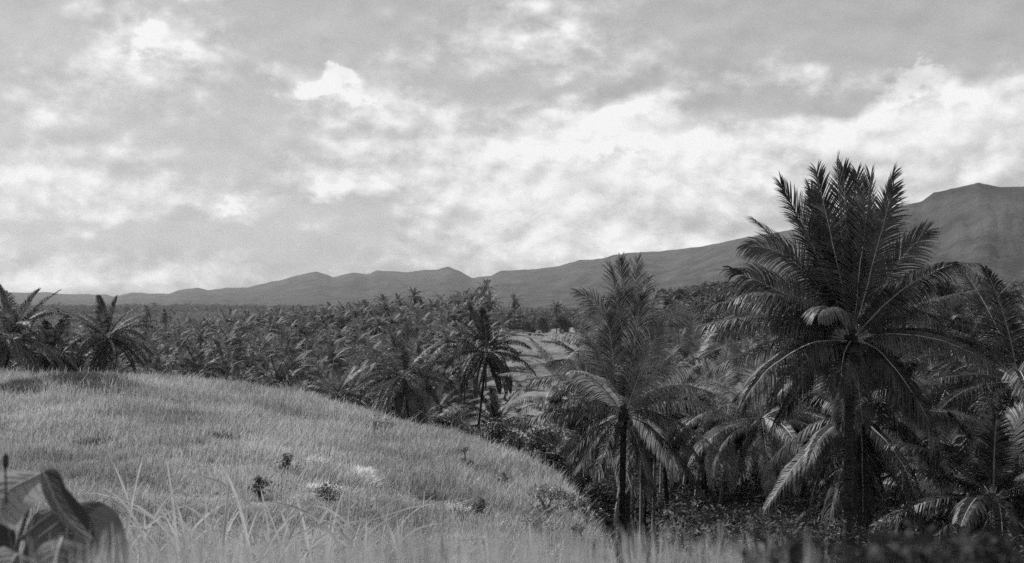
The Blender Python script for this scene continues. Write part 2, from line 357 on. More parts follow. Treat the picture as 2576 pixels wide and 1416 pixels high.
# ------------------------------------------------------------------ palms
def path_bezier(tip, sag, n=24):
    tip = np.asarray(tip, float); C = tip * .42 + np.array([0, 0, sag])
    s = np.linspace(0, 1, n)[:, None]
    P = 2 * s * (1 - s) * C + s * s * tip
    return P
def path_arc(az_, e0, bend, L, n=24, curl=0.0):
    s = np.linspace(0, 1, n); e = e0 - bend * s ** 1.35; a = az_ + curl * s
    d = np.stack([np.cos(e) * np.sin(a), np.cos(e) * np.cos(a), np.sin(e)], -1)
    P = np.concatenate([[[0, 0, 0]], np.cumsum((d[1:] + d[:-1]) / 2 * L / (n - 1), 0)])
    return P
WIND = np.array([-.25, 0.05, 0])
def frond(P, nl, seg, wid, Lmax, roll=0., grav=.9, r=None, rach=5, rr=.032, gap=0., jit=.18, face=None, close=1.):
    """Leaflets and midrib of one frond along the path P."""
    r = r or rng
    A = Acc()
    n = len(P); cum = np.concatenate([[0], np.cumsum(np.linalg.norm(np.diff(P, axis=0), axis=1))]); cum /= cum[-1]
    Tn = norm(np.gradient(P, axis=0))
    s = np.linspace(.14, .995, nl)
    s = np.repeat(s, 2) + r.normal(0, .25 / nl, nl * 2); s = np.clip(s, .12, 1)
    if gap: 
        keep = r.random(len(s)) > gap; 
    else: keep = np.ones(len(s), bool)
    sg = np.tile([1., -1.], nl)[keep]; s = s[keep]
    ip = lambda Q: np.stack([np.interp(s, cum, Q[:, k]) for k in range(3)], -1)
    p = ip(P); T = norm(ip(Tn))
    out = P[-1] * np.array([1, 1, 0]); out = out / max(np.linalg.norm(out), 1e-6)
    ref = norm(np.array([[0, 0, 1.]]) - .9 * out[None] * np.clip(T[:, 2:3], 0, 1))
    if face is not None: ref = norm(np.asarray(face, float))[None] + 0 * T
    S = norm(np.cross(T, ref)); N = np.cross(S, T)
    c, sn = math.cos(roll), math.sin(roll); S, N = S * c + N * sn, N * c - S * sn
    phi = np.interp(s, [.1, .4, .8, 1], [1.25, 1.05, .75, .35])[:, None] * close + r.normal(0, .035, (len(s), 1))
    L = Lmax * np.interp(s, [.1, .2, .35, .6, .85, 1], [.45, .8, 1, .97, .74, .42]) * r.uniform(.85, 1.08, len(s))
    d0 = T * np.cos(phi) + S * sg[:, None] * np.sin(phi) + N * r.uniform(.16, .26, (len(s), 1))
    pts = [p]; d = norm(d0); dirs = [d]
    g = grav * r.uniform(.88, 1.12, (len(s), 1)) * (1 + .25 * np.sin(s[:, None] * 17 + r.uniform(0, 6)))
    for k in range(seg):
        pts.append(pts[-1] + d * (L / seg)[:, None]); dirs.append(d)
        d = norm(d + (np.array([[0, 0, -1.]]) * g + WIND * .35) / seg)
    wp = np.interp(np.linspace(0, 1, seg + 1), [0, .3, .7, 1], [.55, 1, .8, .08]) * wid
    Wd = norm(np.cross(dirs[0], N) + r.normal(0, jit, (len(s), 3)))
    rows = []
    for k in range(seg + 1):
        rows += [pts[k] - Wd * wp[k] / 2, pts[k] + Wd * wp[k] / 2]
    Vv = np.stack(rows, 1)                                            # (leaf, 2(seg+1), 3)
    m_ = 2 * (seg + 1); b = np.arange(len(s))[:, None] * m_; k = np.arange(seg)[None] * 2
    Fq = np.stack([b + k, b + k + 1, b + k + 3, b + k + 2], -1).reshape(-1, 4)
    A.add(Vv.reshape(-1, 3), Fq, 0)
    if rach:
        q = P[:: max(1, n // 12)]; q = np.vstack([q, P[-1:]]) if not np.allclose(q[-1], P[-1]) else q
        rad = np.linspace(1, .18, len(q)) * rr
        v, f = tube(q, rad, rach); A.add(v, f, 1)
    return A
def crown_paths(n, L, r, emin=-38, emax=80, az0=0.):
    out = []
    for i in range(n):
        f = (i + .5) / n; a = az0 + i * 2.39996 + r.normal(0, .16)
        e = np.interp(f, [0, .20, .27, 1], [emax, max(emin, emax - 34), min(46, emax - 20), emin])
        e0 = R(e + r.normal(0, 5)); bend = R(np.interp(f, [0, .20, .3, .8, 1], [16, 38, 56, 64, 42]) + r.normal(0, 8))
        LL = L * np.interp(f, [0, .1, .3, .7, 1], [.72, .95, 1.05, 1.0, .88]) * r.uniform(.9, 1.06)
        out.append(path_arc(a, e0, bend, LL, 20, r.normal(0, .15)))
    if n >= 18:
        for k in range(2): out.append(path_arc(r.uniform(0, 6.28), R(-55), R(30), L * r.uniform(.55, .75), 20, r.normal(0, .2)))   # dead fronds hanging
    return out
def add_nuts(A, r, n=7, rad=.13, drop=.35, m=0):
    for i in range(n):
        a = r.uniform(0, 2 * PI); c = np.array([math.cos(a) * .32, math.sin(a) * .32, -drop + r.uniform(-.2, .12)])
        P = c + np.array([[0, 0, z] for z in np.linspace(-rad * 1.2, rad * 1.2, 6)])
        v, f = tube(P, rad * np.sqrt(np.clip(1 - np.linspace(-1, 1, 6) ** 2, .01, 1)), 7); A.add(v, f, m)
def trunk_mesh(H, r0=.20, r1=.13, lean=(0, 0), k=10, n=16, ring=True):
    z = np.linspace(0, 1, n * 3 if ring else n)
    P = np.stack([lean[0] * (z ** 1.6 - 1), lean[1] * (z ** 1.6 - 1), H * (z - 1)], -1)   # top at the origin
    rad = r0 + (r1 - r0) * z ** .5; rad = rad * (1 + .35 * np.exp(-z * H / .35))
    if ring: rad = rad * (1 + .06 * np.sin(z * H * 2 * PI / .28 * .5))
    v, f = tube(P, rad, k); return v, f
# hero palms: every frond its own mesh; paths given as offsets of the tips in photo pixels at the palm's distance
def hero(label, px, py, d, tips, extra, base, L=5.2, nl=104, wid=.052, Ll=1.2, seg=4, seed=1, lean=(0, 0), r0=.2, group=None, emin=-40, emax=80, nuts=9, lm=None, wx=1.):
    r = np.random.default_rng(seed)
    c = at(px, py, d); base = min(base, gz(c[0] - lean[0], d) - .3); H = c[2] - base
    root = empty('coconut_palm', (c[0] - lean[0], c[1] - lean[1], base))
    tag(root, label, 'palm tree', group or 'coconut palms near the camera')
    top = (lean[0], lean[1], H)
    k = d / F
    paths = [path_bezier(((t[0]) * k * wx, t[2], t[1] * k), t[3] * k) for t in tips]
    paths += crown_paths(extra, L, r, emin, emax, r.uniform(0, 6)) if extra else []
    for P in paths:
        P = P + np.cumsum(r.normal(0, .010, P.shape), 0)
        P = P - P[0]
        up = P[-1][2] / max(1e-3, np.linalg.norm(P[-1]))
        fc = (r.normal(0, .5), -1, .15) if up > .5 and len(tips) and r.random() < .85 else None
        A = frond(P, nl, seg, wid, Ll, r.normal(0, .2), r.uniform(.35, .95) + 2.7 * (1 - max(0, up)) ** 1.2, r, 5, .036, r.uniform(.02, .16), .10, fc, np.interp(up, [.5, .95], [1, .76]))
        obj('frond', A.mesh('frond', [lm or M_FROND, M_RACHIS]), root, top)
    v, f = trunk_mesh(H, r0, .14, lean)
    obj('trunk', mesh('trunk', v, f, M_TRUNK, None, True), root, top)
    if nuts:
        for i in range(nuts):
            A = Acc(); add_nuts(A, r, 1)
            obj('coconut', A.mesh('coconut', [M_NUT], True), root, top)
    # fibrous heart of the crown
    z = np.linspace(-.6, .9, 8); v, f = tube(np.stack([z * 0, z * 0, z], -1), [.14, .22, .26, .24, .2, .14, .08, .03], 8)
    obj('crown_heart', mesh('crown_heart', v, f, M_TRUNK), root, top)
    return root
T_A = [(-163,397,.3,55),(-99,419,-.5,30),(-31,453,0,0),(6,440,.8,0),(35,400,-.9,0),(121,417,.4,-10),(85,370,-.8,0),(-70,360,1,0),(60,330,1.5,30),(-263,241,.4,150),(-225,300,1,60),
       (-343,89,-.3,130),(-287,185,.8,40),(-371,41,.3,75),(-225,-130,-1.2,60),(-347,-79,.2,80),(201,275,.2,50),(321,197,.3,130),(341,121,.8,40),(301,-51,-1.5,80),(400,-31,.8,80),
       (-75,-105,-2.0,45),(-150,-215,1.5,60),(200,-190,2,90),(90,-230,2.5,60),(-250,-150,2.5,110),(-130,70,-2.2,90),(-70,395,1.5,10),(50,430,1.2,0),(300,40,2.6,110),(-300,10,2.5,110),(150,-190,-1.8,90),(120,60,3.4,60),(-120,20,3.6,70),(230,120,2.6,100),(-210,150,2.4,110)]
hero('tallest coconut palm, its dark crown standing against the sky at the right', 2140, 858, 36, T_A, 7, -9, seed=3, nl=116, wid=.042, r0=.19, lean=(.15, 0))
T_A2 = [(79,150,-2.0,30),(215,82,.2,90),(272,-24,.3,90),(122,-285,-.6,70),(158,-267,.4,90),(-141,57,2.0,60),(-252,-217,-.3,100),(-200,-120,1.5,90),(-92,-249,-.5,60),(20,230,1,0),(-30,210,1.6,0),
        (60,200,2,20),(-80,170,2.4,40),(230,-150,.5,110),(-20,-240,-1,60),(60,-250,1.5,60),(260,-210,1.5,110),(150,60,3,80)]
hero('coconut palm whose crown spreads low behind the trunk of the tallest palm', 2166, 1055, 43, T_A2, 9, -9, seed=5, r0=.17)
T_B = [(-184,-7,.4,100),(-227,-17,-.4,60),(-184,-147,-.4,100),(-172,-195,.5,80),(244,0,.4,80),(164,-113,-1.0,110),(257,-137,.6,100),(187,-217,-.5,90),(54,-197,-1.2,60),(-57,-163,1.5,60),
       (35,303,0,0),(-30,260,.9,0),(85,235,-.5,20),(-85,215,.3,30),(150,120,1.5,90),(-223,82,.6,90),(-150,120,1.8,80),(110,190,1.6,40),(-110,-190,1.2,80),(130,-160,2,90),(200,60,1.2,90),(10,-190,2,70)]
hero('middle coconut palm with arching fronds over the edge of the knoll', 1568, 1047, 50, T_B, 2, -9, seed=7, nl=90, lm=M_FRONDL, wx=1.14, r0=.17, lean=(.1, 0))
T_B2 = [(-15,251,0,0),(28,251,.5,0),(-46,233,-.5,20),(10,238,1,0),(53,201,-.6,0),(-127,167,.2,70),(-105,105,1,70),(-140,43,-.4,70),(-208,52,.6,50),(156,114,.2,40),(100,77,-1.5,60),(170,40,.5,80),
        (140,-40,-1,80),(-130,-60,-1,80),(-170,-20,1,90),(170,-60,1,90),(80,160,1,30)]
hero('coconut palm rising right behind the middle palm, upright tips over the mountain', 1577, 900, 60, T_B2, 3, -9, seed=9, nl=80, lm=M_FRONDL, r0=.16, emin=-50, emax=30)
# mid-distance palms with unique crowns
def crown_mesh(L, n, nl, seg, wid, Ll, seed, rach=4, emin=-38, emax=86, grav=2.6, nuts=True, rr=.04, jit=.15):
    r = np.random.default_rng(seed); A = Acc()
    for P in crown_paths(n, L, r, emin, emax, r.uniform(0, 6)):
        up = max(0, P[-1][2] / max(1e-3, np.linalg.norm(P[-1])))
        B = frond(P, nl, seg, wid, Ll, r.normal(0, .18), .25 + (grav + .3) * (1 - up) ** 1.2, r, rach, rr, 0, jit, None, np.interp(up, [.5, .95], [1, .85]))
        A.add(np.concatenate(B.v), np.concatenate(B.f), np.concatenate(B.m))
    if nuts: add_nuts(A, r, 5, m=1)
    return A
MID = [ # px, py, distance, trunk height, label
 (30,855,100,9,'dark coconut palm at the far left edge behind the grassy crest'),
 (128,895,140,9,'drooping coconut palm between the dark left-edge palm and its rounded neighbour'),
 (270,850,134,10,'full round coconut palm standing alone behind the grassy crest at left'),
 (500,935,185,9,'low coconut palm sprouting upright fronds just behind the crest'),
 (-60,900,118,8,'dark coconut palm cut off by the left edge'),
 (700,985,160,9,'low coconut palm at the crest with fronds sweeping left'),
 (850,995,150,9,'leaning coconut palm with dark upright fronds at the knoll edge'),
 (1018,945,108,9,'coconut palm with long arching fronds left of the slender single palm'),
 (1062,965,122,10,'coconut palm tucked behind the arching palm, its trunk beside the other'),
 (1226,885,112,12,'slender coconut palm standing alone before the pale clearing'),
 (1250,1075,118,6,'short coconut palm in the bushes under the slender single palm'),
 (1090,1060,112,5,'short drooping coconut palm beside the twin trunks at the knoll edge'),
 (1440,1010,82,10,'coconut palm with fine drooping fronds left of the middle palm'),
 (1733,925,78,11,'coconut palm between the middle pair and the tallest palm'),
 (1700,1010,92,10,'coconut palm low behind the right side of the middle palm'),
 (1815,1047,70,12,'coconut palm with a broad crown left of the tallest palm'),
 (1915,1050,62,11,'coconut palm sending a bright frond toward the lower left'),
 (1955,1115,72,10,'small dark coconut palm between trunks in the grove'),
 (2430,905,62,14,'coconut palm behind the right side of the tallest palm'),
 (2330,1000,70,12,'coconut palm half hidden behind the low spreading crown'),
 (2560,960,45,14,'dark coconut palm cut off by the right edge'),
 (2310,1200,58,8,'coconut palm low in the grove at the right'),
 (2493,1255,40,6,'near blurred coconut palm in the lower right corner'),
 (2060,980,88,13,'coconut palm behind the tallest palm trunk'),
 (1640,1090,100,9,'coconut palm whose crown shows under the middle palm'),
 (2230,1105,66,10,'coconut palm just right of the tallest trunk behind the low spreading crown'),
 (2440,1120,64,10,'coconut palm between the low spreading crown and the right edge'),
 (2400,1270,50,7,'low coconut palm at the bottom right behind the near corner palm'),
 (1655,985,74,10,'coconut palm close behind the right shoulder of the middle palm'),
 (1500,960,76,10,'coconut palm close behind the left shoulder of the middle palm'),
 (2340,1130,74,10,'coconut palm in the tangle right of the low spreading crown'),
 (2200,1240,60,8,'low coconut palm right beside the foot of the tallest trunk'),
 (2560,1130,52,10,'coconut palm with hanging fronds at the lower right edge'),
]
def lod(d):
    if d < 75: return 24, 80, 3, .056
    if d < 100: return 24, 64, 3, .07
    return 25, 50, 3, .10
LEAN = [(.8, 0), (-1.2, .3), (.5, .5), (1.5, 0), (-.6, 0), (0, .8)]
def mid(px, py, d, H, label, seed, group='coconut palms along the knoll edge and in the grove', L=5.9, cm=None, lean=None, r0=.16):
    c = at(px, py, d); lean = lean or LEAN[seed % 6]
    base = gz(c[0] - lean[0], d - lean[1]) - .3
    H = max(3.0, c[2] - base)
    root = empty('coconut_palm', (c[0] - lean[0], c[1] - lean[1], base)); tag(root, label, 'palm tree', group)
    top = (lean[0], lean[1], H)
    n, nl, seg, wd = lod(d)
    if px < 400: n, wd = 32, .12
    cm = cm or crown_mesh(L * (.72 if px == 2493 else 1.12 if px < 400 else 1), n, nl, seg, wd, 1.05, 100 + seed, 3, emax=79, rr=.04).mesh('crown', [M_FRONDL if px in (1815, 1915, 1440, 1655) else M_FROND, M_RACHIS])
    o = obj('crown', cm, root, top)
    v, f = trunk_mesh(H, r0, .12, lean, 8, 10, False); obj('trunk', mesh('trunk', v, f, M_TRUNK, None, True), root, top)
    return root
for i, (px, py, d, H, lb) in enumerate(MID): mid(px, py, d, H, lb, i)
# grove palms with thin visible trunks: foot of each trunk in the photo
GROVE = [(1464,1227,92,'leftmost',1120),(1484,1271,80,'',1110),(1521,1314,70,'',1085),(1611,1264,95,'',1120),(1715,1297,88,'',1125),(1745,1337,78,'',1115),
         (1808,1354,74,'',1100),(1845,1291,98,'',1125),(1882,1301,96,'',1110),(1660,1250,112,'',1140),(1780,1270,110,'',1130),(1930,1310,90,'',1120),(2000,1330,84,'',1130),
         (2090,1320,88,'',1120),(2225,1320,80,'',1130),(2280,1330,78,'',1140),(1590,1255,104,'',1130),(1640,1290,86,'',1120),(1960,1345,72,'',1110),(2050,1300,100,'',1135),(2330,1320,84,'',1130),(2390,1340,74,'',1120)]
GL = ['leftmost slim palm trunk of the grove under the middle palm', 'second slim palm from the left in the grove, dark and slightly tilted',
 'slim palm leaning right, its pale curved trunk left of the middle palm trunk', 'slim grove palm just right of the middle palm trunk',
 'forked looking slim palm in the middle of the grove', 'slim palm leaning right in the middle of the grove',
 'slim palm with a long curved trunk reaching furthest down in the grove', 'straight pale slim palm in the rear of the grove',
 'straight slim palm with a mottled trunk right of the pale straight one', 'short far palm at the rear left of the grove',
 'far palm at the rear of the grove between two leaning trunks', 'slim palm just left of the tallest palm in the grove',
 'slim palm nearest the left side of the tallest palm trunk', 'slim palm directly behind the tallest palm trunk',
 'slim palm just right of the tallest palm trunk', 'slim dark palm further right in the grove', 'thin far palm close to the middle palm trunk in the grove', 'slim palm with a straight trunk a little right of the middle palm trunk', 'slim palm with a gently curved trunk left of the tallest trunk', 'far slim palm seen just left of the tallest trunk', 'slim palm left of the low palm at the bottom right', 'slim palm nearest the lower right corner palm']
GC = [crown_mesh(4.4, 18, 46, 3, .085, .95, 300 + i, 3, -32, 76).mesh('crown', [M_FROND, M_RACHIS]) for i in range(4)]
LG = [.4, -.3, 1.9, .1, .9, 1.1, 1.3, .1, .1, .2, .7, .1, .3, .1, .2, -.4, .1, .3, .9, .1, -.3, .4]
for i, (px, py, d, _, cy) in enumerate(GROVE):
    b = at(px, py, d); lean = (LG[i] + .0, 0); base = min(b[2], gz(b[0], d)) if b[2] < gz(b[0], d) else b[2]
    base = gz(b[0], d) - .2
    H = at(px, cy - 55, d)[2] - base
    root = empty('coconut_palm', (b[0], d, base)); tag(root, GL[i], 'palm tree', 'slim palms of the grove')
    o = obj('crown', GC[i % 4], root, (lean[0], 0, H)); o.rotation_euler.z = i * 1.7
    v, f = trunk_mesh(H, .15, .11, lean, 8, 12, False); obj('trunk', mesh('trunk', v, f, M_TRUNKP, None, True), root, (lean[0], 0, H))

# the plantation -----------------------------------------------------------------
FC = [crown_mesh(4.9, 22, 22, 2, .22, 1.0, 500 + i, 3, -38, 76, nuts=False, rr=.09, jit=.05, grav=2.2).mesh('crown', [M_FIELD, M_RACHIS]) for i in range(8)]
v, f = trunk_mesh(1.0, .17, .12, (0, 0), 6, 5, False); FT = mesh('trunk', v, f, M_TRUNK, None, True)
pts = []
r = np.random.default_rng(21)
row = 7.3
for yy in np.arange(150, 1350, row):
    for xx in np.arange(-.62 * yy, .30 * yy, row):
        x = xx + r.normal(0, 2.0); y = yy + r.normal(0, 2.0) + (row / 2 if int(xx / row) % 2 else 0); u = x / y
        z0 = gz(x, y)
        if z0 > -13 and y < 200: continue
        if u > .13: continue
        if u > -.022 and y > 175: 
            if not (u < .0 and y < 330 and r.random() < .0): continue      # the clearing stays open
        if u > -.06 and y < 240: continue
        if u < -.5 and y < 160: continue
        if y > 560 and u > -.06: continue
        if r.random() < .05: continue
        pts.append((x, y, z0))
# drop what the knoll hides
keep = []
for (x, y, z0) in pts:
    u = x / y; T = np.interp(u, TU, TT)
    if -(z0 + 16.5) / y < T + .012: keep.append((x, y, z0))
keep.sort(key=lambda q: q[1])
SPECIAL = [(1295,757,470,17,'tall lone coconut palm at the far edge of the clearing, thin bare trunk'),(1400,775,450,13,'coconut palm rising from the bushes at the back of the clearing'),
  (1042,745,395,13,'highest palm crown of the plantation, on the swell before the mountain notch'),(966,757,400,12,'palm on the left end of the swell breaking the horizon'),
  (1002,762,410,12,'palm between the two highest crowns on the swell'),(1232,765,330,12,'palm breaking the horizon just behind the slender single palm'),
  (1090,775,380,12,'palm on the right shoulder of the swell'),(1185,790,300,12,'palm left of the slender single palm top, among the plantation'),
  (372,785,520,13,'palm crown standing above its neighbours beside the round left palm'),(415,795,480,13,'palm crown just right of the round left palm'),
  (860,800,420,13,'palm crown breaking above the middle of the plantation')]
for i, (px, py, d, H, lb) in enumerate(SPECIAL):
    c = at(px, py, d); g0 = min(gz(c[0], d), c[2] - 8)
    root = empty('coconut_palm', (c[0], d, g0)); tag(root, lb, 'palm tree', 'distinct palms of the plantation')
    H = c[2] - g0
    o = obj('crown', FC[i % 6], root, (0, 0, H)); o.rotation_euler.z = i * 1.3; o.scale = (.92,) * 3
    o = obj('trunk', FT, root, (0, 0, H)); o.scale = (1.2, 1.2, H)
BANDS = [(150, 'behind the dark left-edge palm'), (380, 'behind the round left palm'), (620, 'right of the round left palm'), (830, 'above the crest of the grass'),
         (960, 'behind the low leaning palm of the knoll edge'), (1120, 'behind the arching palm'), (9999, 'beside the slender single palm')]
n_ind = 300 - len(MID) - len(GROVE) - len(SPECIAL) - 4
r = np.random.default_rng(5)
for i, (x, y, z0) in enumerate(keep[:n_ind]):
    H = r.uniform(10.0, 14.5) * (.62 if x / y > -.09 else 1)
    root = empty('coconut_palm', (x, y, z0)); root.rotation_euler.z = r.uniform(0, 6.28)
    px_ = 1288 + x / y * F; wh = next(w_ for lim, w_ in BANDS if px_ < lim); fr = 'front rows' if y < 235 else 'middle rows' if y < 285 else 'rear rows'
    tag(root, 'plantation palm in the ' + fr + ' ' + wh, 'palm tree', 'plantation palms in the ' + fr + ' ' + wh)
    s = r.uniform(.72, 1.15)
    o = obj('crown', FC[r.integers(8)], root, (0, 0, H)); o.scale = (s, s, s * r.uniform(.9, 1.15)); o.rotation_euler = (r.normal(0, .08), r.normal(0, .08), 0)
    o = obj('trunk', FT, root, (0, 0, H)); o.scale = (1, 1, H)
def raw(A): return np.concatenate(A.v), np.concatenate(A.f)
LD1 = [raw(crown_mesh(4.7, 18, 10, 1, .48, 1.0, 600 + i, 0, -30, 74, nuts=False, jit=.03)) for i in range(6)]
LD2 = [raw(crown_mesh(4.7, 14, 5, 1, .9, 1.0, 700 + i, 0, -25, 74, nuts=False, jit=.03)) for i in range(5)]
LD0 = [raw(crown_mesh(4.8, 20, 15, 2, .30, 1.0, 800 + i, 3, -36, 76, nuts=False, rr=.09, jit=.04, grav=2.2)) for i in range(7)]
A = Acc(); tv, tf = trunk_mesh(1.0, .2, .15, (0, 0), 3, 2, False)
for (x, y, z0) in keep[n_ind:]:
    vs, fs = (LD0 if y < 400 else LD1 if y < 640 else LD2)[r.integers(5)]
    H = r.uniform(9.5, 13.5) + 1.6 * math.sin(x * .021) * math.sin(y * .013) + (2.5 if r.random() < .06 else 0); s = r.uniform(.85, 1.15); a = r.uniform(0, 6.28); ca, sa = math.cos(a) * s, math.sin(a) * s
    q = np.stack([vs[:, 0] * ca - vs[:, 1] * sa + x, vs[:, 0] * sa + vs[:, 1] * ca + y, vs[:, 2] * s + z0 + H], -1)
    A.add(q, fs, 0)
    if y < 500: A.add(tv * np.array([1, 1, H]) + np.array([x, y, z0 + H]), tf, 1)
tag(obj('distant_palms', A.mesh('distant_palms', [M_FIELD, M_TRUNK])), 'sea of distant palm crowns filling the plain to the forest edge', 'palm plantation', kind='stuff')
print('palms', len(keep))

# ------------------------------------------------------------------ leafy things
def leaf_cloud(centres, radii, n, size, r, shell=.55, flat=.5):
    """n small folded leaf quads in a set of ellipsoids."""
    ci = r.integers(0, len(centres), n)
    d = norm(r.normal(0, 1, (n, 3))); rad = r.uniform(shell, 1, (n, 1)) ** .7
    rad = np.where(r.random((n, 1)) < .12, rad * 1.18, rad)
    P = np.asarray(centres)[ci] + d * rad * np.asarray(radii)[ci]
    nn = norm(d * .6 + r.normal(0, .6, (n, 3)) + np.array([0, 0, flat]))
    a = norm(np.cross(nn, r.normal(0, 1, (n, 3)))); b = np.cross(nn, a)
    s = size * r.uniform(.55, 1.3, (n, 1))
    Vv = np.stack([P - a * s, P + b * s * .45 + nn * s * .12, P + a * s - nn * s * .15, P - b * s * .45 + nn * s * .12], 1)
    Fq = np.arange(n * 4).reshape(-1, 4)
    return Vv.reshape(-1, 3), Fq
def lobes(r, n, R0, H, low=.25):
    c, q = [], []
    for i in range(n):
        a = r.uniform(0, 2 * PI); k = r.uniform(.0, .75) * R0; z = H * r.uniform(low, .85)
        c.append([k * math.cos(a), k * math.sin(a), z]); s = R0 * r.uniform(.25, .5); q.append([s, s, s * .75])
    return np.array(c), np.array(q)
def shrub(px, py, d, hw, hh, label, n=500, leaf=.06, m=None, seed=0, name='shrub', cat='shrub', group='dark shrubs on the grassy slope', zbase=None):
    r = np.random.default_rng(900 + seed); c = at(px, py, d)
    zb = gz(c[0], d) if zbase is None else zbase
    root = empty(name, (c[0], d, zb)); tag(root, label, cat, group)
    top = c[2] - zb + hh if zbase is None and name != 'shrub' else 2 * hh + .16
    cs, qs = lobes(r, 7, hw, 1.0, 0); cs[:, 2] = (.10 if name == 'shrub' else max(.02, top - 2 * hh)) + cs[:, 2] * 2 * hh * (.8 if name == 'shrub' else 1)
    v, f = leaf_cloud(cs, qs * (1.35 if name == 'shrub' else 1), n, leaf, r, .1 if name == 'shrub' else .2)
    v[:, 2] = np.maximum(v[:, 2], -.05)
    obj('foliage', mesh('foliage', v, f, m or M_BUSH), root)
    A = Acc()
    for k in range(6):
        e = cs[k]; P = np.array([[0, 0, -.1], e * [.3, .3, .5], e]); vv, ff = tube(P, [.02, .015, .008], 4); A.add(vv, ff)
    obj('stem', A.mesh('stem', [M_STEM]), root)
    return root
def dist_on_ground(px, py):
    """distance at which the pixel's ray meets the ground"""
    ds = np.linspace(6, 400, 4000); u = (px - 1288) / F
    zr = -(py - HY) / F * ds; g = ground(u * ds, ds); k = np.argmax(zr <= g); return float(ds[k])
SH = [(725,1172,.32,.30,'ragged dark shrub in the middle of the grass slope'),(655,1232,.22,.30,'dark shrub behind the tall grass blades'),
      (825,1250,.36,.25,'broad dark-leaved shrub right of the tall grass blades'),(1262,1212,.30,.22,'compact dark round shrub alone on the lower right grass'),
      (945,1062,.55,.55,'rounded shrub at the crest below the arching palm'),(1172,1150,.25,.45,'thin upright shrub near the right rim of the grass'),
      (1205,1282,.20,.20,'faint small shrub low on the right grass'),(1345,1320,.55,.4,'dark bush at the bottom rim of the slope'),
      (1375,1275,.4,.4,'dark bush where the slope meets the grove'),(980,1075,.4,.2,'low shrub just right of the rounded crest shrub'),
      (600,1022,.2,.12,'tiny dark weed high on the grass slope'),(960,1140,.2,.08,'flat dark weed in the middle of the slope')]
for i, (px, py, hw, hh, lb) in enumerate(SH):
    d = dist_on_ground(px, py + hh * F / 40); shrub(px, py, d, hw * 1.15, hh * .9, lb, 330 if i < 7 else 420, .032 + .0003 * d, M_SHRUB, seed=i)
BU = [(1150,1072,1.6,1.3,'round pale-topped bush at the knoll rim beside the twin trunks',55),(1270,1115,1.8,1.2,'leafy bush at the knoll rim under the short palm',52),
      (1330,1150,1.6,1.2,'leafy bush spilling over the knoll rim',50),(1375,1115,1.8,1.5,'pale leafy bush behind the knoll rim left of the drooping fronds',62),
      (1300,1150,1.3,.9,'dark bush in the hollow at the knoll rim',47),(1440,1215,1.2,1.0,'bush at the foot of the leftmost slim palms',48),
      (1110,1085,1.0,.8,'small bush tucked under the short drooping palm',54),(1400,1180,1.2,.9,'bush just left of the long drooping frond tips',46),(1462,1232,1.2,1.1,'dark bush just past the knoll shoulder under the drooping fronds',50),(1500,1262,1.1,1.0,'dark bush low behind the knoll shoulder by the leaning trunks',46),(1535,1318,1.0,.9,'dark bush in front of the middle palm foot',44)]
for i, (px, py, hw, hh, lb, d) in enumerate(BU):
    shrub(px, py, d, hw, hh, lb, 1500, .11, M_PALE if 'pale' in lb else M_BUSH, 40 + i, 'bush', 'bush', 'bushes along the knoll rim')

ED = [(1432,1222,'first'),(1468,1262,''),(1496,1300,''),(1512,1340,''),(1450,1310,''),(1405,1262,''),(1530,1385,''),(1475,1375,'')]
EL = ['scrubby bush on the right shoulder of the knoll, highest of the row', 'scrubby bush below the highest one on the right shoulder of the knoll', 'ragged bush where the knoll shoulder meets the leaning trunks',
      'ragged low bush left of the middle palm trunk foot', 'small grey bush inside the grass by the right shoulder', 'thin bush in the grass above the shoulder row', 'bush at the bottom edge left of the middle palm trunk', 'low grey bush at the bottom right end of the grass']
for i, (px, py, _) in enumerate(ED):
    d = dist_on_ground(px, py + 6)
    shrub(px, py, d, .020 * d, .0105 * d, EL[i], 1100, .0016 * d, [M_BUSH, M_SHRUB, M_PALE][i % 3] if i != 0 else M_SHRUB, 60 + i, 'bush', 'bush', 'scrub on the right shoulder of the knoll')
# broadleaf trees -------------------------------------------------------------
TRE = []
for i in range(4):
    r = np.random.default_rng(40 + i); cs, qs = lobes(r, 16, 4.6, 8.5, .08); cs[:, 2] += 1.2
    v, f = leaf_cloud(cs, qs * 1.15, 3400, .33, r, .5)
    A = Acc(); P = np.array([[0, 0, -.6], [.1, 0, 2], [.2, .1, 4], [.1, .2, 6.5]]); vv, ff = tube(P, [.35, .28, .22, .1], 7); A.add(vv, ff)
    for k in range(7):
        P = np.array([[.1, 0, 2.5 + .3 * k], cs[k] * .55 + [0, 0, 1.2], cs[k]]); vv, ff = tube(P, [.16, .1, .04], 5); A.add(vv, ff)
    TRE.append((mesh('crown', v, f, M_TREE), A.mesh('trunk', [M_STEM])))
TR = []
r = np.random.default_rng(77)
TLIST = [(1340,800,440,.7,'small round tree at the back edge of the clearing'),(1365,806,430,.8,'bushy tree next to the lone tall palm'),(1325,815,420,.55,'low bushy tree at the foot of the lone tall palm'),
 (1420,800,430,.9,'bushy tree behind the clearing under a palm'),(1455,805,400,.8,'bushy tree at the right end of the clearing'),(1180,772,560,1.0,'tree on the skyline left of the clearing'),
 (672,772,1150,2.0,'broad dark tree standing above the far forest edge'),(712,778,1150,1.7,'lower rounded tree beside the broad far tree'),(1150,775,600,1.0,'tree behind the plantation swell')]
for (px, py, d, s, lb) in TLIST: TR.append((px, py, d, s, lb, 'broadleaf trees beyond the plantation'))
k = 0
WORDS = ['behind the upright tips of the middle palm', 'between the middle palm and the tallest palm', 'left of the tallest palm crown', 'in the hollow behind the tallest palm']
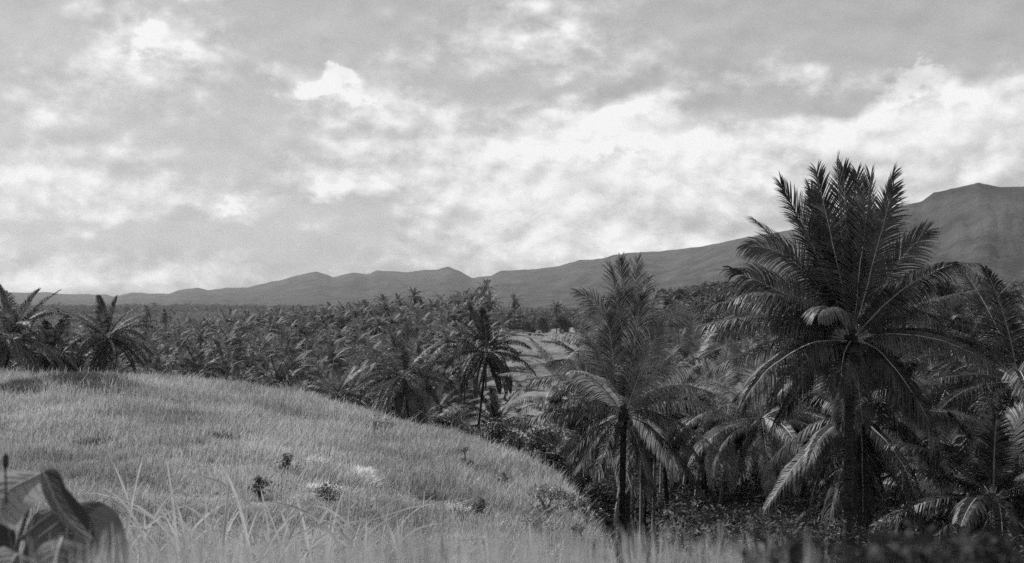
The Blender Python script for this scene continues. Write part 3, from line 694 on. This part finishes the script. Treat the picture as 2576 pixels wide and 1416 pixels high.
for j, (x0, x1, y0, y1, n, d0, d1, where) in enumerate([(1640,1790,735,800,10,230,300,'on the rise between the middle palm and the tallest palm'),(1470,1650,770,850,7,260,330,'behind the crown of the middle palms'),
      (1780,2080,770,900,12,200,290,'on the slope behind the left fronds of the tallest palm'),(2330,2576,660,760,12,190,290,'on the hillside beyond the right edge of the tallest palm'),
      (2300,2600,780,900,10,130,190,'below the mountain at the right edge'),(2150,2330,760,860,6,190,260,'behind the crown of the tallest palm')]):
    for q in range(n):
        px = x0 + (x1 - x0) * (q + r.random()) / n; py = r.uniform(y0, y1); d = d0 + (d1 - d0) * (y1 - py) / (y1 - y0)
        TR.append((px, py, d, r.uniform(.8, 1.25), 'dark broadleaf tree ' + where, 'broadleaf trees ' + where))
for i, (px, py, d, s, lb, g) in enumerate(TR):
    c = at(px, py, d); g0 = gz(c[0], d); base = g0 - .2
    root = empty('broadleaf_tree', (c[0], d, base)); tag(root, lb, 'tree', g)
    cm, tm = TRE[i % 4]
    o = obj('crown', cm, root); o.scale = (s, s, s); o.rotation_euler.z = i * 2.1
    o = obj('trunk', tm, root); o.scale = (s, s, s); 
    if base > g0 + .5:
        o.scale = (s, s, s); v, f = tube(np.array([[0, 0, g0 - base - .3], [0, 0, (g0 - base) * .5], [0, 0, .3]]), [.4, .38, .33], 7)
        obj('trunk', mesh('trunk', v, f, M_STEM), root)
# far forest -------------------------------------------------------------------
A = Acc(); r = np.random.default_rng(8)
fv = []
for i in range(4):
    cs, qs = lobes(r, 7, 7, 8, .2); fv.append(leaf_cloud(cs, qs, 150, 1.5, r, .4))
for i in range(5200):
    y = 1150 * (3.0 ** r.random()) * (1 if True else 1); u = r.uniform(-.6, .12); x = u * y
    zz = -27 + 15 * ss(y, 1500, 3000) + 2.5 * math.sin(x * .006 + 1) * math.sin(y * .004); v, f = fv[r.integers(4)]; s = r.uniform(.7, 1.5) + (.7 if r.random() < .04 else 0)
    A.add(v * s * np.array([1, 1, .85]) + np.array([x, y, zz + 2]), f)
for i in range(140):
    y = r.uniform(180, 560); u = r.uniform(-.04, .09); x = u * y
    v, f = fv[r.integers(4)]; A.add(v * r.uniform(.04, .2) * np.array([1, 1, .8]) + np.array([x, y, gz(x, y)]), f)
for i in range(1500):
    y = r.uniform(560, 1200); u = r.uniform(-.07, .14); x = u * y
    v, f = fv[r.integers(4)]; s = r.uniform(.5, 1.0); A.add(v * s + np.array([x, y, gz(x, y)]), f)
for i in range(1700):
    y = r.uniform(240, 900); u = r.uniform(.12, .62); x = u * y
    v, f = fv[r.integers(4)]; s = r.uniform(.4, .75)
    A.add(v * s + np.array([x, y, max(gz(x, y), -40)]), f)
tag(obj('forest', A.mesh('forest', [M_TREE])), 'dark belt of far forest between the plantation and the mountains', 'forest', kind='stuff')

# undergrowth of the grove -------------------------------------------------------
r = np.random.default_rng(12); A = Acc()
n = 170000
y = 24 + 190 * r.random(n) ** 1.1; u = r.uniform(.03, .6, n); x = u * y; g = ground(x, y)
okk = (y > 46 - 26 * ss(u, .15, .25)) & (g < -6) & ((y > 84) | (u > .055)) & ((y > 84) | (u > .2) | (fbm(x / 5, y / 6, 14, 3) > -.25))
x, y, g, u = x[okk], y[okk], g[okk], u[okk]
hgt = np.clip(1.5 + 1.5 * fbm(x / 4, y / 4, 4, 3), .1, 4.2) 
P = np.stack([x, y, g + hgt * r.random(len(x)) ** .5], -1); n = len(x)
nn = norm(r.normal(0, .5, (n, 3)) + [0, 0, .8]); a = norm(np.cross(nn, r.normal(0, 1, (n, 3)))); b = np.cross(nn, a); s = r.uniform(.35, 1, (n, 1)) * (.0032 * y[:, None] + .03)
v = np.stack([P - a * s, P + b * s * .4, P + a * s - nn * s * .2, P - b * s * .4], 1).reshape(-1, 3)
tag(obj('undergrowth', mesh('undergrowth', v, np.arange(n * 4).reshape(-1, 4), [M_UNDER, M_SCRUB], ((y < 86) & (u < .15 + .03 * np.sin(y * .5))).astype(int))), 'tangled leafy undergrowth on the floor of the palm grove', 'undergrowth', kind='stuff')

# ------------------------------------------------------------------ grass
def blades(x, y, z, h, wd, r, lean=.25, bend=.35, seg=2, lx=.12):
    n = len(x); a = r.uniform(0, 2 * PI, n)
    L = np.stack([np.cos(a), np.sin(a), np.zeros(n)], -1) * np.abs(r.normal(0, lean, n))[:, None] + np.array([lx, 0, 0])
    sd = norm(np.stack([-np.sin(a), np.cos(a), np.zeros(n)], -1) + r.normal(0, .5, (n, 3)) * [1, 1, 0])
    base = np.stack([x, y, z], -1); rows = []
    for k in range(seg + 1):
        t_ = k / seg; p_ = base + np.stack([np.zeros(n), np.zeros(n), h * t_ * (1 - .25 * bend * t_)], -1) + L * (h * t_ ** (1.2 + bend))[:, None] * (1 + bend)
        ww = (wd * (1 - .85 * t_ ** 1.5))[:, None] / 2
        rows += [p_ - sd * ww, p_ + sd * ww]
    m_ = 2 * (seg + 1); b_ = np.arange(n)[:, None] * m_; kk = np.arange(seg)[None] * 2
    return np.stack(rows, 1).reshape(-1, 3), np.stack([b_ + kk, b_ + kk + 1, b_ + kk + 3, b_ + kk + 2], -1).reshape(-1, 4)
r = np.random.default_rng(31)
n = 560000
y = 8 * (88 / 8) ** (r.random(n) ** .85); u = r.uniform(-.56, .26, n); x = u * y
D = np.where(u < .045, np.interp(u, TU, TD) * 1.12 + 1, 88 - 60 * ss(u, .14, .24)); okk = y < D; x, y, u = x[okk], y[okk], u[okk]; n = len(x)
clump = fbm(x / .7, y / .7, 2, 3); big = fbm(x / 6, y / 6, 6, 3)
h = np.clip(.0078 * y, .09, .36) * (1 + .60 * clump + .40 * big) * r.uniform(.5, 1.35, n) * np.where(r.random(n) < .02, 1.9, 1); h = np.clip(h, .06, .9)
A = Acc(); v, f = blades(x, y, ground(x, y) - .03, h, .009 + .00052 * y, r, .32, .3, 2, .04)
A.add(v, f, 0)
# darker rank patches and paler dry patches, where they lie on the slope
for (px, py, wx, wy, nn_, mi_, hh_) in [(215,972,95,11,5200,1,.50),(60,985,60,9,2200,1,.42),(300,965,60,7,1500,1,.4),(640,1045,50,8,300,1,.28),(830,1105,70,6,300,1,.25),(470,1050,60,6,250,1,.25),
      (250,1120,60,8,250,1,.22),(960,1145,40,5,220,1,.25),(1080,1260,50,8,200,1,.2),(560,1105,45,7,220,1,.22),(1180,1300,50,10,220,1,.2),(905,1195,22,12,900,2,.16),(925,1212,20,10,700,2,.16),(790,1168,34,7,600,2,.16),
      (860,1150,26,6,350,2,.14),(970,1165,24,5,300,2,.14),(700,1140,30,5,250,2,.14),(820,1235,60,6,400,2,.16),(1150,1290,40,8,300,2,.16)]:
    qx = r.normal(px, wx * .5, nn_); qy = r.normal(py, wy * .5, nn_)
    for a_ in (0,):
        ds = dist_on_ground(px, py); uu = (qx - 1288) / F
        # slide along the ground from the patch centre
        sl = (ground(uu * (ds + 1), ds + 1 + 0 * uu) - ground(uu * ds, ds + 0 * uu)); dy = -(qy - py) * ds / F / np.clip(sl + (py - HY) / F, .02, 1)
        yy_ = np.clip(ds + dy, 8, 85); xx_ = uu * yy_
    v, f = blades(xx_, yy_, ground(xx_, yy_) - .02, hh_ * r.uniform(.6, 1.4, nn_), .012 + .0006 * yy_, r, .35 if mi_ == 1 else .9, .3, 2, .05); A.add(v, f, mi_)
tag(obj('grass', A.mesh('grass', [M_GRASS, M_RANK, M_DRY])), 'pale wind-combed grass covering the open knoll', 'grass', kind='stuff')
# tall blades in front of the camera
def blade_curve(p0, p1, p2, wd, r):
    s = np.linspace(0, 1, 8)[:, None]; P = (1 - s) ** 2 * p0 + 2 * s * (1 - s) * p1 + s * s * p2
    g0 = p0 * 1.0; g0[2] = gz(p0[0], p0[1]) - .02
    if p0[2] > g0[2] + .1: P = np.concatenate([[g0], P])
    else: P = np.concatenate([[p0 - [0, 0, .03]], P])
    s = np.linspace(0, 1, 9)[:, None]
    T = norm(np.gradient(P, axis=0)); S = norm(np.cross(T, np.array([[r.normal(0, .35), 1, r.normal(0, .2)]]))); N = np.cross(S, T)
    ww = wd * np.interp(s[:, 0], [0, .25, .6, .9, 1], [.7, 1, .85, .4, .04])[:, None] / 2
    rows = np.stack([P - S * ww, P - N * ww * .35, P + S * ww], 1); m_ = 3; k = np.arange(8)[:, None] * 3
    F1 = np.concatenate([np.stack([k + 0, k + 1, k + 4, k + 3], -1), np.stack([k + 1, k + 2, k + 5, k + 4], -1)]).reshape(-1, 4)
    return rows.reshape(-1, 3), F1
A = Acc(); r = np.random.default_rng(17)
# (root px, tip px, tip py, bow) of the blades that stand out, rooted below the frame
TB = [(375,272,1135,.1),(310,365,1140,-.1),(540,485,1118,.25),(560,592,1120,-.1),(620,622,1170,0),(390,240,1215,.5),(340,545,1168,-.5),(700,440,1190,.8),(590,700,1250,-.3),(280,340,1290,.4),
      (470,180,1235,.8),(880,640,1260,.8),(300,540,1255,-.6),(870,885,1185,0),(640,545,1150,.3),(770,860,1255,-.5),(660,760,1290,-.6),(700,830,1240,-.4),(1110,1118,1205,0),(1080,1130,1290,0),
      (370,366,1275,0),(790,720,1190,.2),(480,430,1230,.3),(520,520,1240,0),(600,640,1195,-.1),(250,300,1195,-.2),(950,985,1260,-.2),(1010,955,1285,.3),(900,930,1300,0),(430,640,1240,-.5),
      (560,380,1290,.5),(510,580,1200,-.2),(455,420,1150,.1),(690,655,1215,.1),(745,700,1265,.2),(1240,1235,1290,0),(1340,1330,1310,0),(820,870,1225,-.2)]
for i, (bx, tx, ty, bow) in enumerate(TB):
    d = r.uniform(3.6, 5.2); p2 = at(tx, ty, d); p0 = at(bx, 1440, d); k_ = .45 - .35 * min(1, abs(bow)); p1 = np.array([p0[0] + (p2[0] - p0[0]) * k_, d, p2[2] + (p2[2] - p0[2]) * (-.38 + .5 * abs(bow))]); v, f = blade_curve(p0, p1, p2, r.uniform(.010, .0155), r); A.add(v, f)
for i in range(230):
    bx = r.normal(560, 230) if i < 300 else r.uniform(150, 1300); d = r.uniform(3.2, 6.0); hgt = r.uniform(1240, 1400) if i < 260 else r.uniform(1300, 1420)
    tx = bx + r.normal(0, 150); p2 = at(tx, hgt, d); p0 = at(bx, 1440 + r.uniform(0, 60), d); bw_ = r.normal(0, .5)
    p1 = np.array([p0[0] + (p2[0] - p0[0]) * r.uniform(.1, .5), d, p2[2] + r.uniform(-.24, .03)]); v, f = blade_curve(p0, p1, p2, r.uniform(.005, .011), r); A.add(v, f)
# blurred blades close to the lens
for i in range(1050):
    d = r.uniform(.42, 1.5); px = r.uniform(200, 2050); top = 1338 - 34 * float(ss(px, 900, 1300)) + 60 * r.random() + max(0, px - 1450) * .10
    p2 = at(px + r.normal(0, 90), top + r.normal(0, 18), d); p0 = np.array([p2[0] + r.normal(0, .12), p2[1] + r.normal(0, .1), gz(p2[0], p2[1])])
    p1 = p0 * .4 + p2 * .6 + np.array([r.normal(0, .05), 0, .12]); v, f = blade_curve(p0, p1, p2, r.uniform(.007, .014), r); A.add(v, f)
tag(obj('tall_grass', A.mesh('tall_grass', [M_TALL])), 'long pale grass blades rising in front at the bottom', 'tall grass', kind='stuff')

# near weeds bottom right --------------------------------------------------------
WEED = [(1960,1440,.62,'dim blurred weed left of the tallest palm trunk'),(2290,1440,.6,'blurred weed right of the tallest palm trunk'),(2500,1425,.65,'blurred weed in the lower right corner')]
for i, (px, py, d, lb) in enumerate(WEED):
    shrub(px, py, d, .07, .004, lb, 420, .0065, M_UNDER, 80 + i, 'weed', 'weed', 'blurred weeds close to the lens')

# broad-leaved plant bottom left ---------------------------------------------------
def leafm(name, lo, hi, trans, veins=True):
    return leafmat(name, lo, hi, 9, trans, .015, .6, False)
M_BIG = leafm('broad_leaf', .12, .20, .45); M_BIGD = leafm('broad_leaf_dark', .02, .05, .1)  # dark copy of the leaf grey carries painted shade; the seed pod shares it
def big_leaf(Lp, Rp, d0, d1, bulge, m, root, n=26, k=15, rib=True):
    """A blade lofted between its two edges, which run from the stalk to the tip; bulge cups it along the midrib."""
    def edge(p):
        p = np.array(p, float); c_ = np.concatenate([[0], np.cumsum(np.linalg.norm(np.diff(p, axis=0), axis=1))]); c_ /= c_[-1]
        t_ = np.linspace(0, 1, n); q = np.stack([np.interp(t_, c_, p[:, 0]), np.interp(t_, c_, p[:, 1])], -1)
        for _ in range(2): q[1:-1] = (q[:-2] + 2 * q[1:-1] + q[2:]) / 4
        return q
    a, b = edge(Lp), edge(Rp); t_ = np.linspace(0, 1, n); dd = d0 + (d1 - d0) * t_
    LA = np.array([at(p[0], p[1], d) for p, d in zip(a, dd)]); RA = np.array([at(p[0], p[1], d) for p, d in zip(b, dd)])
    q = np.linspace(0, 1, k); Vv = LA[:, None] * (1 - q)[None, :, None] + RA[:, None] * q[None, :, None]
    wd_ = np.linalg.norm(RA - LA, axis=1)
    e = np.abs(2 * q - 1)
    Vv[:, :, 1] += bulge * wd_[:, None] * (e[None] ** 1.2) * 1.0 + .012 * wd_[:, None] * np.sin(t_ * 26)[:, None] * np.minimum(e, .8)[None]
    Vv[:, :, 2] += -.10 * bulge * wd_[:, None] * e[None]
    i = np.arange(n - 1)[:, None] * k; j = np.arange(k - 1)[None]
    Fq = np.stack([i + j, i + j + 1, i + k + j + 1, i + k + j], -1).reshape(-1, 4)
    rl_ = np.array(root.location); o = obj('leaf', mesh('leaf', Vv.reshape(-1, 3) - rl_, Fq, m, None, True), root)
    if rib:
        v, f = tube(Vv[:, k // 2] - rl_ - [0, .001, 0], np.linspace(.0022, .0006, n), 5)
        obj('midrib', mesh('midrib', v, f, M_VEIN, None, True), o)
        B = Acc()
        for i0 in range(2, n - 7, 3):
            for sd_ in (-1, 1):
                q_ = np.array([Vv[min(n - 1, i0 + int(.8 * j)), k // 2 + sd_ * j] for j in range(0, k // 2)]) - rl_ - [0, .0008, 0]
                v, f = tube(q_, np.linspace(.0010, .0004, len(q_)), 4); B.add(v, f)
        obj('vein', B.mesh('vein', [M_VEIN]), o)
    return o
pb = at(80, 1416, 1.5); root = empty('broad_leaved_plant', (pb[0], pb[1], gz(pb[0], pb[1])))
tag(root, 'broad-leaved plant with big soft leaves, one folded and dark, in the lower left corner', 'plant')
bpy.context.view_layer.update()
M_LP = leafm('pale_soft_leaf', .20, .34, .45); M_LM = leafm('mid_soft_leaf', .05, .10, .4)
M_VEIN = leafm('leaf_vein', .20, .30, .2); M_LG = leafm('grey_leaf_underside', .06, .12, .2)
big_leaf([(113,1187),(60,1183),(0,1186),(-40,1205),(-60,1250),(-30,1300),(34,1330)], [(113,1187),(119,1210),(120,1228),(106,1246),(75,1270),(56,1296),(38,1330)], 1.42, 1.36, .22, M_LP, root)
o = big_leaf([(155,1213),(163,1240),(185,1275),(215,1318),(240,1350)], [(158,1211),(195,1249),(222,1281),(241,1306),(243,1350)], 1.33, 1.30, -.3, M_BIGD, root, rib=False); o['label'] = 'dark half of the folded leaf, shade painted in'  # shaded side of the fold comes from the darker leaf colour
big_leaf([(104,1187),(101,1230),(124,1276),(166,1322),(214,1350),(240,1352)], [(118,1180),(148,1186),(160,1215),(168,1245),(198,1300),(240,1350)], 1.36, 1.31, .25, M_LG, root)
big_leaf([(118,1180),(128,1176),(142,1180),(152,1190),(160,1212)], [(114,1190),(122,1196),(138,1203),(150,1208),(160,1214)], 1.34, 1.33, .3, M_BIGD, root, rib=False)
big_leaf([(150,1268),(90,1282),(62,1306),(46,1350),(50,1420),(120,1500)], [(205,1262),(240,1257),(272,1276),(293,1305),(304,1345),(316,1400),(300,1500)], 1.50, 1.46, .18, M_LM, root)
o = big_leaf([(-60,1270),(-70,1330),(-60,1480)], [(0,1296),(44,1336),(36,1372),(62,1400),(125,1420),(128,1490)], 1.55, 1.5, .1, M_BIGD, root, rib=False); o['label'] = 'leaf at the corner with deep shade painted in'  # deep shade here is put into the leaf colour
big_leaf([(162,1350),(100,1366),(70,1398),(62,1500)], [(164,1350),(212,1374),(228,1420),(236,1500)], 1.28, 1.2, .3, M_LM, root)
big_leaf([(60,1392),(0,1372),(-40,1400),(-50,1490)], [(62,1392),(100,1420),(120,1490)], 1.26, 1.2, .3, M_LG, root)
rl = np.array(root.location)
for (a_, b_, d) in [((60,1352), (146,1283), 1.42), ((60,1416), (95,1300), 1.47), ((150,1480), (172,1290), 1.55), ((10,1500), (100,1195), 1.5)]:
    P = np.array([at(*a_, d), (at(*a_, d) + at(*b_, d)) / 2, at(*b_, d)]) - rl; v, f = tube(P, [.0035, .003, .0022], 6); obj('stem', mesh('stem', v, f, M_STEM, None, True), root)
P = np.array([at(150,1480,1.55), at(150,1600,1.55), [pb[0], pb[1], rl[2]]]) - rl; v, f = tube(P, [.004, .005, .006], 6); obj('stem', mesh('stem', v, f, M_STEM, None, True), root)
P = np.array([at(18,1140,1.35), at(19,1160,1.35), at(19,1172,1.35)]); P = np.stack([at(18, q, 1.35) for q in np.linspace(1138, 1180, 7)]) - rl
v, f = tube(P, np.sqrt(np.clip(1 - np.linspace(-1, 1, 7) ** 2, .02, 1)) * .0036, 7); o = obj('seed_pod', mesh('seed_pod', v, f, M_BIGD, None, True), root)
v, f = tube(np.stack([at(18, 1180, 1.35), at(22, 1300, 1.4), at(60, 1480, 1.5)]) - rl, [.0012, .0015, .002], 5); obj('stem', mesh('stem', v, f, M_STEM, None, True), root)

# ------------------------------------------------------------------ haze
hm, t = mat('haze'); o = t.new('ShaderNodeOutputMaterial'); pv = t.new('ShaderNodeVolumePrincipled')
pv.inputs['Color'].default_value = (.9, .9, .9, 1); pv.inputs['Density'].default_value = 3.7e-5; pv.inputs['Anisotropy'].default_value = .0
t.l.new(pv.outputs[0], o.inputs['Volume'])
x0, x1, y0, y1, z0, z1 = -7200, 7200, -1500, 8000, -480, 760
c = np.array([[x, y, z] for z in (z0, z1) for y in (y0, y1) for x in (x0, x1)], float)
fq = np.array([[0, 2, 3, 1], [4, 5, 7, 6], [0, 1, 5, 4], [2, 6, 7, 3], [0, 4, 6, 2], [1, 3, 7, 5]])
tag(obj('haze', mesh('haze', c, fq, hm)), 'thin bright haze that pales the far mountains', 'haze', kind='stuff')
